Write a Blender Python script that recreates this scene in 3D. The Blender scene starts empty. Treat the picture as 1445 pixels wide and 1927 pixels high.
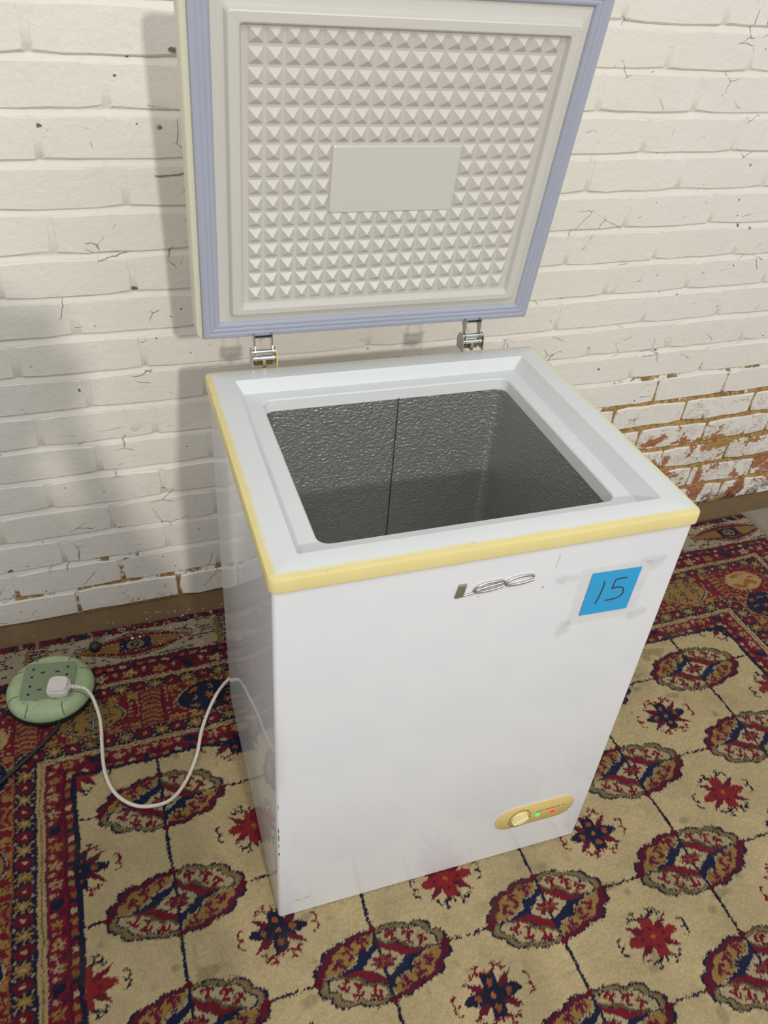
import bpy, bmesh, math, random
import numpy as np
from mathutils import Vector, Matrix, Euler

S = bpy.context.scene
COL = S.collection
PI = math.pi
random.seed(7)

# ---------------------------------------------------------------- camera
cam_d = bpy.data.cameras.new('camera'); cam = bpy.data.objects.new('camera', cam_d); COL.objects.link(cam)
cam_d.sensor_fit = 'VERTICAL'; cam_d.sensor_height = 36.0
cam_d.lens = 1495.4 / 1927 * 36.0
cam_d.clip_start = 0.02
cam.location = (-0.1329, -0.7077, 1.5073)
cam.rotation_euler = (0.92132, -0.07001, -0.31648)
S.camera = cam

# ---------------------------------------------------------------- light and exposure
S.view_settings.view_transform = 'Standard'; S.view_settings.look = 'None'
S.view_settings.gamma = 1.0; S.view_settings.exposure = 0.0
S.view_settings.use_curve_mapping = False
world = bpy.data.worlds.new('world'); S.world = world; world.use_nodes = True
bg = world.node_tree.nodes['Background']
bg.inputs[0].default_value = (0.95, 1.0, 1.08, 1); bg.inputs[1].default_value = 0.57
lamp_d = bpy.data.lights.new('ceiling_lamp', 'POINT'); lamp_d.energy = 325; lamp_d.shadow_soft_size = 0.062
lamp_d.color = (1.0, 0.985, 0.95)
lamp = bpy.data.objects.new('ceiling_lamp', lamp_d); COL.objects.link(lamp)
lamp.location = (0.20, -3.75, 2.87)
top_fill_d = bpy.data.lights.new('overhead_fill', 'AREA'); top_fill_d.shape = 'RECTANGLE'; top_fill_d.size = 3.2; top_fill_d.size_y = 1.0; top_fill_d.energy = 38  # unseen soft fill, added overhead so the ambient light comes more from above
top_fill_d.color = (0.96, 1.0, 1.04)
top_fill = bpy.data.objects.new('overhead_fill', top_fill_d); COL.objects.link(top_fill); top_fill.location = (0.35, -1.5, 3.1)

# ---------------------------------------------------------------- helpers
def srgb(r, g, b):
    f = lambda c: (c/255/12.92) if c/255 <= .04045 else ((c/255+.055)/1.055)**2.4
    return (f(r), f(g), f(b))

class NT:
    """small wrapper that makes node graphs short to write"""
    def __init__(s, name):
        s.m = bpy.data.materials.new(name); s.m.use_nodes = True
        s.t = s.m.node_tree; s.p = s.t.nodes['Principled BSDF']
    def n(s, kind, **kw):
        o = s.t.nodes.new(kind)
        for k, v in kw.items(): setattr(o, k, v)
        return o
    def put(s, sock, v):
        if hasattr(v, 'is_linked') or isinstance(v, bpy.types.NodeSocket): s.t.links.new(v, sock)
        elif isinstance(v, tuple) and sock.type == 'RGBA': sock.default_value = (*v[:3], 1)
        else: sock.default_value = v
    def math(s, op, a, b=0.0, c=0.0, clamp=False):
        o = s.n('ShaderNodeMath', operation=op, use_clamp=clamp)
        s.put(o.inputs[0], a); s.put(o.inputs[1], b)
        if op in ('MULTIPLY_ADD', 'COMPARE', 'WRAP', 'SMOOTH_MIN'): s.put(o.inputs[2], c)
        return o.outputs[0]
    def mix(s, f, a, b):
        o = s.n('ShaderNodeMix', data_type='RGBA')
        s.put(o.inputs[0], f); s.put(o.inputs[6], a); s.put(o.inputs[7], b); return o.outputs[2]
    def step(s, x, lo, hi, a=0.0, b=1.0):
        o = s.n('ShaderNodeMapRange', interpolation_type='SMOOTHSTEP')
        s.put(o.inputs[0], x); s.put(o.inputs[1], lo); s.put(o.inputs[2], hi); s.put(o.inputs[3], a); s.put(o.inputs[4], b)
        return o.outputs[0]
    def noise(s, vec, scale, detail=3.0, rough=.55, dist=0.0):
        o = s.n('ShaderNodeTexNoise'); s.put(o.inputs['Vector'], vec)
        o.inputs['Scale'].default_value = scale; o.inputs['Detail'].default_value = detail
        o.inputs['Roughness'].default_value = rough; o.inputs['Distortion'].default_value = dist
        return o.outputs['Fac']
    def vor(s, vec, scale, feature='F1'):
        o = s.n('ShaderNodeTexVoronoi', feature=feature); s.put(o.inputs['Vector'], vec); o.inputs['Scale'].default_value = scale
        return o.outputs['Distance']
    def coord(s, which='Object', ob=None):
        o = s.n('ShaderNodeTexCoord')
        if ob is not None: o.object = ob
        return o.outputs[which]
    def sep(s, v):
        o = s.n('ShaderNodeSeparateXYZ'); s.put(o.inputs[0], v); return o.outputs
    def mapv(s, v, scale=(1, 1, 1), loc=(0, 0, 0)):
        o = s.n('ShaderNodeMapping'); s.put(o.inputs[0], v); o.inputs['Scale'].default_value = scale; o.inputs['Location'].default_value = loc
        return o.outputs[0]
    def bump(s, h, dist=.001, strength=1.0):
        o = s.n('ShaderNodeBump'); s.put(o.inputs['Height'], h); o.inputs['Distance'].default_value = dist; o.inputs['Strength'].default_value = strength
        s.t.links.new(o.outputs[0], s.p.inputs['Normal']); return o
    def set(s, **kw):
        for k, v in kw.items(): s.put(s.p.inputs[k.replace('_', ' ')], v)
        return s.m

def simple(name, col, rough=.5, metal=0.0, coat=0.0, var=0.06, scale=30, bump=0.0, bscale=200, coat_rough=.05):
    k = NT(name); c = k.coord()
    n = k.noise(c, scale, 4)
    d = tuple(max(0, x*(1-var)) for x in col); l = tuple(min(1, x*(1+var)) for x in col)
    k.set(Base_Color=k.mix(n, d, l), Roughness=rough, Metallic=metal, Coat_Weight=coat, Coat_Roughness=coat_rough)
    if bump: k.bump(k.noise(c, bscale, 2), bump)
    return k.m

def link(name, me, mat=None, parent=None):
    o = bpy.data.objects.new(name, me); COL.objects.link(o)
    if mat is not None and not me.materials: me.materials.append(mat)
    if parent is not None: o.parent = parent
    return o
def obj(name, bm, mat, parent=None, smooth=None):
    me = bpy.data.meshes.new(name); bm.normal_update(); bm.to_mesh(me); bm.free()
    if smooth is not None:
        me.shade_smooth(); me.set_sharp_from_angle(angle=math.radians(smooth))
    return link(name, me, mat, parent)
def mesh(name, vs, fs, mat, parent=None, smooth=None):
    me = bpy.data.meshes.new(name); me.from_pydata([tuple(map(float, v)) for v in vs], [], fs); me.update()
    if smooth is not None:
        me.shade_smooth(); me.set_sharp_from_angle(angle=math.radians(smooth))
    return link(name, me, mat, parent)
def tag(o, label=None, cat=None, group=None, kind=None):
    if label: o['label'] = label
    if cat: o['category'] = cat
    if group: o['group'] = group
    if kind: o['kind'] = kind
    return o
def empty(name, loc=(0, 0, 0), rz=0.0, parent=None):
    o = bpy.data.objects.new(name, None); COL.objects.link(o); o.location = loc; o.rotation_euler = (0, 0, rz); o.empty_display_size = .05
    if parent: o.parent = parent
    return o
def box(bm, lo, hi, bev=0.0, seg=2):
    r = bmesh.ops.create_cube(bm, size=1)
    for v in r['verts']:
        v.co = Vector([lo[i] + (v.co[i]+.5)*(hi[i]-lo[i]) for i in range(3)])
    if bev:
        es = list({e for v in r['verts'] for e in v.link_edges})
        bmesh.ops.bevel(bm, geom=es, offset=bev, segments=seg, affect='EDGES', profile=.5)
def cyl(bm, a, b, r, r2=None, seg=20, cap=True):
    a, b = Vector(a), Vector(b); d = b-a
    m = Matrix.Translation((a+b)/2) @ d.to_track_quat('Z', 'Y').to_matrix().to_4x4()
    bmesh.ops.create_cone(bm, cap_ends=cap, cap_tris=False, segments=seg, radius1=r, radius2=r if r2 is None else r2, depth=d.length, matrix=m)
def tube(bm, pts, r, seg=10, cap=True):
    pts = [Vector(p) for p in pts]; n = len(pts); rings = []
    t0 = (pts[1]-pts[0]).normalized(); up = Vector((0, 0, 1)) if abs(t0.z) < .9 else Vector((1, 0, 0))
    nrm = (up - t0*up.dot(t0)).normalized()
    rr = r if hasattr(r, '__len__') else [r]*n
    for i, p in enumerate(pts):
        t = (pts[min(i+1, n-1)]-pts[max(i-1, 0)]).normalized()
        nrm = (nrm - t*nrm.dot(t)).normalized(); bn = t.cross(nrm)
        rings.append([bm.verts.new(p + (nrm*math.cos(2*PI*k/seg) + bn*math.sin(2*PI*k/seg))*rr[i]) for k in range(seg)])
    for a, b in zip(rings, rings[1:]):
        for k in range(seg): bm.faces.new((a[k], a[(k+1) % seg], b[(k+1) % seg], b[k]))
    if cap:
        bm.faces.new(rings[0][::-1]); bm.faces.new(rings[-1])
def spline(pts, n=8):
    P = [Vector(p) for p in pts]; out = []
    for i in range(len(P)-1):
        p0, p1, p2, p3 = P[max(i-1, 0)], P[i], P[i+1], P[min(i+2, len(P)-1)]
        for k in range(n):
            t = k/n
            out.append(.5*((2*p1)+(p2-p0)*t+(2*p0-5*p1+4*p2-p3)*t*t+(3*p1-p0-3*p2+p3)*t**3))
    out.append(P[-1]); return out
def rrect(x0, x1, y0, y1, r, seg=6):
    out = []
    for cx, cy, a0 in ((x1-r, y1-r, 0), (x0+r, y1-r, 90), (x0+r, y0+r, 180), (x1-r, y0+r, 270)):
        for k in range(seg+1):
            a = math.radians(a0+90*k/seg); out.append((cx+r*math.cos(a), cy+r*math.sin(a)))
    return out
def loft(bm, rings, cap0=False, cap1=False, closed=False):
    R = [[bm.verts.new(p) for p in r] for r in rings]; n = len(R[0])
    for a, b in zip(R, R[1:]+([R[0]] if closed else [])):
        for k in range(n): bm.faces.new((a[k], a[(k+1) % n], b[(k+1) % n], b[k]))
    if cap0: bm.faces.new(R[0][::-1])
    if cap1: bm.faces.new(R[-1])
    return R
def prism(bm, poly, y0, y1):
    """poly of (x, z); extruded from y0 (front) to y1"""
    a = [bm.verts.new((x, y0, z)) for x, z in poly]; b = [bm.verts.new((x, y1, z)) for x, z in poly]; n = len(poly)
    bm.faces.new(a); bm.faces.new(b[::-1])
    for k in range(n): bm.faces.new((a[k], b[k], b[(k+1) % n], a[(k+1) % n]))
    bmesh.ops.recalc_face_normals(bm, faces=bm.faces[:])

# ================================================================ the setting
W, D, H = 0.634, 0.550, 0.850
WALL_O = (W/2, D+0.362, 0.0); WALL_RZ = 0.02339
COURSE, Z0 = 0.08391, 0.012

# ---- wall material: white paint over brick and mortar, flaking near the foot of the wall
def wall_mat(name, mortar, ref):
    k = NT(name); c = k.coord('Object', ref); xyz = k.sep(c); x, z = xyz[0], xyz[2]
    big = k.noise(c, 5.0, 3); mid = k.noise(c, 26.0, 6, .65, .6); fine = k.noise(c, 110.0, 4, .6)
    bound = k.step(x, .25, 1.05, .17, .60)               # height up to which the paint has flaked
    h = k.math('SUBTRACT', bound, z)
    h = k.math('ADD', h, k.math('MULTIPLY', k.math('SUBTRACT', big, .5), .25))
    wear = k.step(h, -.06, .36)
    right = k.step(x, .5, 1.05)
    paint = k.mix(big, srgb(230, 222, 207), srgb(236, 230, 217))
    paint = k.mix(k.step(mid, .55, .8, 0, .30), paint, srgb(205, 198, 182))
    mm = k.math('MULTIPLY_ADD', fine, .35, k.math('MULTIPLY', mid, .65))
    mm = k.math('ADD', mm, k.math('MULTIPLY', k.math('SUBTRACT', big, .5), .35))
    if mortar:
        thr = k.math('SUBTRACT', .72, k.math('MULTIPLY', k.step(h, -.10, .30), .46))
        under = k.mix(k.step(fine, .35, .65), srgb(146, 110, 60), srgb(190, 152, 92))
        under = k.mix(k.step(mid, .48, .62, 0, .40), under, srgb(96, 78, 50))
        chip = k.step(mm, k.math('SUBTRACT', thr, .02), k.math('ADD', thr, .02))
        col = k.mix(chip, paint, under)
    else:
        # thin worn film with brick grain showing, then whole patches of bare red brick
        film = k.step(mm, k.math('SUBTRACT', .70, k.math('MULTIPLY', wear, .26)), k.math('SUBTRACT', .80, k.math('MULTIPLY', wear, .26)))
        grain = k.step(k.noise(c, 150, 5, .75), .50, .60)
        filmc = k.mix(fine, srgb(150, 124, 100), srgb(186, 150, 122))
        col = k.mix(k.math('MULTIPLY', film, k.math('MULTIPLY_ADD', grain, .75, .12)), paint, filmc)
        pn = k.math('MULTIPLY_ADD', k.noise(c, 13.0, 5, .62, .4), .8, k.math('MULTIPLY', fine, .2))
        pt = k.math('SUBTRACT', .79, k.math('MULTIPLY', wear, k.math('MULTIPLY_ADD', right, .165, .10)))
        bare = k.step(pn, pt, k.math('ADD', pt, .018))
        under = k.mix(k.step(fine, .35, .65), srgb(146, 86, 58), srgb(186, 126, 92))
        under = k.mix(k.step(big, .50, .60), under, srgb(168, 128, 74))
        col = k.mix(bare, col, under)
        chip = k.math('MAXIMUM', bare, k.math('MULTIPLY', film, .5))
    # grime low on the right of the wall
    soot = k.math('MULTIPLY', k.step(z, .10, .02), k.step(mid, .46, .62))
    soot = k.math('MULTIPLY', soot, right)
    col = k.mix(soot, col, srgb(58, 52, 48))
    # dark pin holes and short cracks in the paint
    wob = k.n('ShaderNodeVectorMath', operation='ADD'); k.put(wob.inputs[0], c)
    nz = k.n('ShaderNodeTexNoise'); k.put(nz.inputs[0], c); nz.inputs['Scale'].default_value = 60
    sc = k.n('ShaderNodeVectorMath', operation='SCALE'); k.t.links.new(nz.outputs['Color'], sc.inputs[0]); sc.inputs['Scale'].default_value = .012
    k.t.links.new(sc.outputs[0], wob.inputs[1])
    wv = k.mapv(wob.outputs[0], (1, .25, 1))
    pits = k.step(k.vor(wv, 26), .075, .035)
    pits = k.math('MULTIPLY', pits, k.step(k.noise(c, 5.0, 2), .46, .54))
    edge = k.step(k.vor(k.mapv(wob.outputs[0], (1, .3, 1.5)), 11, 'DISTANCE_TO_EDGE'), .011, .003)
    edge = k.math('MULTIPLY', edge, k.step(k.noise(c, 9.0, 3), .57, .63))
    # single deep holes and gouges, each where the wall has one
    for hx, hz, hr in ((-.404, .865, .0062), (-.530, 1.166, .0050), (-.326, 1.161, .0070), (-.541, .650, .0042), (-.321, .226, .0042), (-.767, .190, .0080), (.763, .564, .0050), (.602, .774, .0045), (1.115, .925, .0050), (1.078, .933, .0042), (-.292, 1.286, .0090)):
        dx = k.math('MULTIPLY', k.math('SUBTRACT', x, hx), .75); dz = k.math('SUBTRACT', z, hz)
        dist = k.math('SQRT', k.math('ADD', k.math('MULTIPLY', dx, dx), k.math('MULTIPLY', dz, dz)))
        dist = k.math('ADD', dist, k.math('MULTIPLY', k.math('SUBTRACT', fine, .5), .018))
        pits = k.math('MAXIMUM', pits, k.step(dist, hr*.66, hr*.30))
    dark = k.math('MAXIMUM', pits, k.math('MULTIPLY', edge, .75))
    col = k.mix(k.math('MULTIPLY', dark, .85), col, srgb(88, 66, 52))
    hgt = k.math('MULTIPLY_ADD', k.noise(c, 16.0, 2), .5, k.math('MULTIPLY', k.noise(c, 75, 5, .6, .5), .45))
    hgt = k.math('MULTIPLY_ADD', chip, -.5, hgt)
    hgt = k.math('MULTIPLY_ADD', dark, -.7, hgt)
    k.set(Base_Color=col, Roughness=k.math('MULTIPLY_ADD', chip, .35, .5), Specular_IOR_Level=.35)
    k.bump(hgt, .0045 if not mortar else .005, .8)
    return k.m

wall = bpy.data.objects.new('wall_back', bpy.data.meshes.new('wall_back')); COL.objects.link(wall)
wall.location = WALL_O; wall.rotation_euler = (0, 0, WALL_RZ); tag(wall, kind='structure')
M_BRICK = wall_mat('painted_brick', False, wall); M_MORTAR = wall_mat('painted_mortar', True, wall)

rng = np.random.default_rng(3)
_G = rng.random((64, 64))
def vn(x, y):
    """bilinear value noise 0..1"""
    x = np.asarray(x, float); y = np.asarray(y, float)
    xi = np.floor(x).astype(int); yi = np.floor(y).astype(int); fx = x-xi; fy = y-yi
    fx = fx*fx*(3-2*fx); fy = fy*fy*(3-2*fy)
    g = lambda i, j: _G[i % 64, j % 64]
    return (g(xi, yi)*(1-fx)+g(xi+1, yi)*fx)*(1-fy)+(g(xi, yi+1)*(1-fx)+g(xi+1, yi+1)*fx)*fy
def sst(x, a, b):
    t = np.clip((x-a)/(b-a), 0, 1); return t*t*(3-2*t)
def worn(u, z):
    b = .17+.43*sst(np.asarray(u), .25, 1.05); return sst(b-z, -.06, .3)

# mortar bed: struck back under each brick, sloping out to the brick below; local y grows into the wall
def wall_sheet():
    us = np.arange(-2.6, 3.4, .012); rows = []
    ncrs = 30
    for n in range(ncrs+1):
        zc = Z0+n*COURSE
        for dz, dep in ((-.0065, .0012), (-.002, .0028), (.0035, .0062), (.0062, .0066), (.011, .0022), (.04, .0016), (.072, .0012)):
            rows.append((zc+dz, dep, dz))
    rows = sorted(rows)
    rows = [(-.03, .004, .02)] + rows
    vs = []
    for z, dep, dz in rows:
        w = worn(us, z); nz = vn(us*45+z*7, np.full_like(us, z*120)); n2 = vn(us*12, np.full_like(us, z*30)+9)
        if dz < .012: y = dep*(.75+.5*nz)*(.75+.5*n2)+w*.0030
        else: y = dep*(.5+nz)+w*.0045
        vs.append(np.stack([us, y, np.full_like(us, z)+(nz-.5)*.003], 1))
    V = np.concatenate(vs); nu = len(us); F = []
    for r in range(len(rows)-1):
        for i in range(nu-1): F.append((r*nu+i, r*nu+i+1, (r+1)*nu+i+1, (r+1)*nu+i))
    # thickness of the wall behind
    k = len(V); x0, x1, zt = -2.6, us[-1], rows[-1][0]
    V = np.concatenate([V, [(x0, .11, -.03), (x1, .11, -.03), (x1, .11, zt), (x0, .11, zt)]])
    F.append((k, k+3, k+2, k+1))
    top = [(len(rows)-1)*nu, (len(rows)-1)*nu+nu-1]
    F.append((top[0], top[1], k+2, k+3)); F.append((0, nu-1, k+1, k)[::-1])
    F.append((0, k, k+3, top[0])); F.append((nu-1, top[1], k+2, k+1))
    me = wall.data; me.from_pydata(V.tolist(), [], F); me.update(); me.shade_smooth(); me.set_sharp_from_angle(angle=math.radians(50))
    me.materials.append(M_MORTAR)
wall_sheet()

def brick_mesh(L, hgt, seed, worn_amt=0.0):
    """face outline with uneven arrises: 50 triangles; face at y=0, body into the wall"""
    r = random.Random(seed); pts = []
    nx, nz = 5, 1
    def add(x, z): pts.append((x, z))
    j = .0011+.0016*worn_amt
    for i in range(nx+1): add(-L/2+L*i/nx, -hgt/2)
    add(L/2, 0.0)
    for i in range(nx+1): add(L/2-L*i/nx, hgt/2)
    add(-L/2, 0.0)
    n = len(pts); outer = []; inner = []
    for i, (x, z) in enumerate(pts):
        dx, dz = r.uniform(-j, j), r.uniform(-j, j)
        cr = .003 if (i in (0, nx, nx+2, 2*nx+2)) else 0
        sx, sz = (1 if x > 0 else -1), (1 if z > 0 else -1)
        ox, oz = x+dx-sx*cr, z+dz-(sz*cr if z else 0)
        outer.append((ox, .0032, oz))
        b = .0024+r.uniform(0, .0014)
        ix = ox-(sx*b if abs(abs(x)-L/2) < 1e-6 else 0); iz = oz-(sz*b if z else 0)
        inner.append((ix, r.uniform(-.0007, .0007), iz))
    back = [(x, .03, z) for x, _, z in outer]
    V = inner+outer+back; F = [tuple(range(n))]
    for k in range(n):
        a, b = k, (k+1) % n
        F.append((n+a, n+b, b, a)); 
    for k in (0, nx, nx+2, 2*nx+2): pass
    for k in range(n):
        a, b = k, (k+1) % n
        F.append((2*n+a, 2*n+b, n+b, n+a))
    me = bpy.data.meshes.new('brick'); me.from_pydata(V, [], F); me.update()
    me.shade_smooth(); me.set_sharp_from_angle(angle=math.radians(24)); me.materials.append(M_BRICK)
    return me

P_B = 0.2518
JO = {0: [-.635, -.384, 1.369], 1: [-.766, -.519, 1.217, 1.465], 2: [-.645, -.399, 1.082, 1.329], 3: [-.764, -.519, .969, 1.212, 1.455],
      4: [-.645, -.395, .858, 1.105, 1.358], 5: [-.526, .98, 1.224], 6: [-.638, -.397, .875, 1.11], 7: [-.526, .718, .971, 1.217],
      8: [-.401, .602, .863, 1.105], 9: [-.527, .724, .973, 1.222], 10: [-.649, -.405, .59, .844, 1.093], 11: [-.542], 12: [-.4], 13: [-.537, .73],
      14: [-.412, .589, .84], 15: [-.525, .74, .96]}
variants = {}
def get_brick(L, seedk, w):
    key = (round(L/.004), seedk, w)   # w: 0 sound, 1 worn, 2 badly worn
    if key not in variants: variants[key] = brick_mesh(round(L/.004)*.004, COURSE-(.0095, .0105, .0145)[w], sum(key)*37+seedk*11, (.15, .8, 1.5)[w])
    return variants[key]
VIS_U0, VIS_U1, VIS_N = -1.05, 1.85, 18
stuff_V, stuff_F = [], []
for n in range(30):
    zc = Z0+n*COURSE+COURSE/2+.0003
    ph = (-.401 if n % 2 == 0 else -.527)
    js = [ph+P_B*k for k in range(-9, 16)]
    js = [min(JO.get(n, []), key=lambda q: abs(q-j)) if any(abs(q-j) < .05 for q in JO.get(n, [])) else j for j in js]
    for a, b in zip(js, js[1:]):
        if a < -2.55 or b > 3.35: continue
        uc = (a+b)/2; L = (b-a)-random.uniform(.0045, .0075)
        w = int(float(worn(uc, zc)) > .25)+int(float(worn(uc, zc)) > .8 and uc > .6)
        me = get_brick(L, random.randrange(4), w)
        pos = Vector((uc, random.uniform(-.0012, .0010)-(.001 if w else 0), zc+random.uniform(-.0012, .0012)))
        rot = Euler((random.uniform(-.008, .008), random.choice((0, PI))+random.uniform(-.004, .004), random.uniform(-.006, .006)))
        if n < VIS_N and b > VIS_U0 and a < VIS_U1:
            o = bpy.data.objects.new('brick', me); COL.objects.link(o); o.parent = wall; o.location = pos; o.rotation_euler = rot
        else:
            m = Matrix.Translation(pos) @ rot.to_matrix().to_4x4(); k = len(stuff_V)
            stuff_V += [tuple(m @ v.co) for v in me.vertices]; stuff_F += [tuple(k+i for i in p.vertices) for p in me.polygons]
tag(mesh('outer_brickwork', stuff_V, stuff_F, M_BRICK, wall, 24), kind='stuff')

# ---- floor: bare concrete, tan and dusty along the foot of the wall
def floor_mat(name, fillet):
    k = NT(name); c = k.coord()
    n1 = k.noise(c, 6, 5); n2 = k.noise(c, 60, 5, .7)
    col = k.mix(n1, srgb(92, 72, 42), srgb(128, 100, 62)); col = k.mix(k.step(n2, .45, .7), col, srgb(96, 80, 62))
    y = k.sep(c)[0]
    far = 0.0 if fillet else k.math('MAXIMUM', k.step(y, 1.72, 1.80), k.step(k.sep(c)[1], .70, .40))
    col = k.mix(far, col, k.mix(n2, srgb(120, 112, 98), srgb(160, 152, 136)))
    k.set(Base_Color=col, Roughness=.85); k.bump(n2, .002); return k.m
M_FLOOR = floor_mat('dusty_concrete', False); M_FILLET = floor_mat('tan_mortar_fillet', True)
bm = bmesh.new(); box(bm, (-3.0, -4.0, -.06), (4.2, WALL_O[1]+.17, -.010))
tag(obj('floor', bm, M_FLOOR), kind='structure')
# mortar fillet along the foot of the wall
bm = bmesh.new(); us = np.arange(-2.5, 3.3, .03); prof = [(.004, .013), (-.004, .011), (-.016, .003), (-.034, -.004), (-.052, -.0105), (.004, -.0105)]
rows = []
for u in us:
    j = float(vn(u*14, 3.3))-.5
    rows.append([bm.verts.new((u, y+(j*.010 if 1 < i < 5 else 0), z+(j*.006 if i < 4 and i else 0))) for i, (y, z) in enumerate(prof)])
for a, b in zip(rows, rows[1:]):
    for k in range(len(prof)): bm.faces.new((a[k], b[k], b[(k+1) % len(prof)], a[(k+1) % len(prof)]))
bm.faces.new(rows[0]); bm.faces.new(rows[-1][::-1])
bmesh.ops.recalc_face_normals(bm, faces=bm.faces[:])
tr = obj('trim_1', bm, M_FILLET, None, 60); tr.location = WALL_O; tr.rotation_euler = (0, 0, WALL_RZ); tag(tr, kind='structure')

# ================================================================ carpet (pile as a fine relief, the woven colours per tuft)
CA, CB = 0.33583, 0.21979; CROT = 0.01759; CORG = (-0.1703, 0.09119)
CREAM = np.array([.435, .335, .172]); NAVY = np.array([.012, .012, .030]); RED = np.array([.165, .010, .019]); MAROON = np.array([.085, .008, .022])
OCHRE = np.array([.26, .150, .040]); TAN = np.array([.33, .225, .098]); OLIVE = np.array([.15, .105, .045]); LIGHT = np.array([.37, .295, .155]); ORANGE = np.array([.25, .075, .022])
def hsh(i, j=0):
    v = np.sin(np.asarray(i)*127.1+np.asarray(j)*311.7)*43758.5453; return v-np.floor(v)
def carpet_colour(a, b):
    """a along the wall, b towards the wall (metres, from a medallion centre) -> rgb"""
    N = len(a); col = np.tile(CREAM, (N, 1))
    def put(m, c): col[m] = c
    # ---------------- field
    i = np.round(a/CA); j = np.round(b/CB); x = a-i*CA; y = b-j*CB
    X, Y = np.abs(x)/.126, np.abs(y)/.0635
    e = (X**2.25+Y**2.25)**(1/2.25); t = np.arctan2(Y, X)
    s = e/(.905+.105*(np.abs(np.sin(6*t))+1e-6)**.7)
    ochq = x*y < 0
    put(np.abs(x) < .0031, NAVY)
    put((np.abs(y) < .0023) & (s > 1) & (vn(a*150, b*20) > .18), NAVY)
    put(s < 1.03, NAVY)
    put((s < .985) & ochq, MAROON); put((s < .985) & ~ochq, OLIVE); put((s < .95) & ~ochq, OLIVE*1.25)
    put((s < .885) & ~ochq, NAVY)
    put((s < .855) & ochq, OCHRE); put((s < .855) & ~ochq, LIGHT*.95)
    # motifs
    for tt in (.36, .80, 1.22):
        cx, cy = .126*.655*math.cos(tt), .0635*.675*math.sin(tt)
        dx, dy = np.abs(x)-cx, np.abs(y)-cy
        ln = math.hypot(math.cos(tt)*.5, math.sin(tt)); ux, uy = math.cos(tt)*.5/ln, math.sin(tt)/ln
        p = dx*ux+dy*uy; q = -dx*uy+dy*ux
        m = ((np.abs(q) < .0034) & (np.abs(p) < .0105)) | ((np.abs(p-.0085) < .0030) & (np.abs(q) < .0100)) | ((np.abs(p+.0085) < .0030) & (np.abs(q+.004) < .0065)) \
            | (((q-.0095)/.003)**2+((p-.004)/.006)**2 < 1)
        m &= s < .83
        put(m & ochq, MAROON*1.25); put(m & ~ochq, RED*.85)
    # dividing lines
    ins = s < .93
    put(ins & (np.abs(x) < .0065) & (np.abs(y) > .026) & ochq, LIGHT*.8)
    put(ins & (np.abs(y) < .0040) & (np.abs(x) > .05) & ochq, LIGHT*.75)
    put(ins & (np.abs(y) < .0022) & (np.abs(x) > .05), NAVY)
    # core star
    kk = (np.abs(x)/.078)**.92+(np.abs(y)/.044)**.92
    kk = kk/(1+.075*np.cos(7*t))
    put(kk < 1.16, OLIVE*.7); put((kk < 1.16) & ochq, LIGHT*.8); put((kk < 1.16) & ochq & (vn(a*260, b*260) > .62), NAVY); put(kk < 1.03, NAVY)
    put((kk < .98) & ochq, np.array([.010, .014, .040])); put((kk < .98) & ~ochq, RED*.9)
    m1 = np.abs(x)/.041+np.abs(y)/.0275
    put(m1 < 1.06, NAVY*1.5); put(m1 < 1.0, LIGHT)
    rr = np.sqrt((x/.0265)**2+(y/.0165)**2); ph = np.arctan2(y/.0165, x/.0265)
    put((rr < .80+.16*np.cos(8*ph)), MAROON*1.3); put((rr < .66) & (np.cos(4*ph+.6) > .35) & (rr > .25), ORANGE*.8); put(rr < .16, ORANGE)
    put((np.abs(x) < .0031) & (s < 1.0) & (m1 > .35), NAVY)
    nod = (((np.abs(x)-.124)/.0085)**2+(y/.0065)**2 < 1) | ((x/.0085)**2+((np.abs(y)-.0625)/.0058)**2 < 1)
    put(nod, RED*.55)
    # flowers between the medallions
    i2 = np.floor(a/CA); j2 = np.floor(b/CB); x = a-(i2+.5)*CA; y = b-(j2+.5)*CB
    nav = (np.mod(i2+j2, 2) > .5)
    ax_, ay_ = np.abs(x), np.abs(y)
    mainp = ((ay_ < .0105*(1-.35*np.clip(ax_-.035, 0, 1)/.017)) & (ax_ < .053) & (ay_ < .0105*np.clip((.060-ax_)/.02, 0, 1))) | ((ax_ < .0135) & (ay_ < .0365))
    dg = np.zeros(N, bool)
    for sgn in (1, -1):
        th = sgn*.60; ux, uy = math.cos(th), math.sin(th)
        for d in (1, -1):
            px = (x*ux+y*uy)*d; qx = -x*uy+y*ux
            dg |= (px > .010) & (px < .056) & (np.abs(qx) < .0072*np.clip((.058-px)/.026, 0, 1))
    hook = np.zeros(N, bool)
    for sy in (1, -1):
        for sx in (1, -1):
            hx, hy = x*sx-.064, y*sy-.008
            r_ = np.sqrt((hx/1.15)**2+hy**2)
            hook |= (np.abs(r_-.0085) < .0019) & (hx > -.002)
        # branches above and below
        yy = y*sy
        hook |= (np.abs(yy-(.036+.28*ax_)) < .0022) & (ax_ > .004) & (ax_ < .030)
        hook |= (np.abs(ax_-.0165) < .0021) & (yy > .036) & (yy < .052)
        hook |= (np.abs(yy-.0515) < .0018) & (np.abs(ax_-.018) < .0062)
        hook |= (np.abs(ax_-.0305) < .0020) & (yy > .036) & (yy < .0475)
        hook |= (np.abs(yy-.0365) < .0018) & (np.abs(ax_-.0335) < .0045)
        hook |= (ax_ < .0022) & (yy > .036) & (yy < .046)
    hook &= vn(a*330, b*330) > .14
    put(hook & nav, RED*.85); put(hook & ~nav, NAVY)
    put(dg & nav, np.array([.10, .008, .022])); put(dg & ~nav, np.array([.12, .010, .022]))
    put(mainp & nav, NAVY); put(mainp & ~nav, np.array([.205, .016, .018]))
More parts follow.
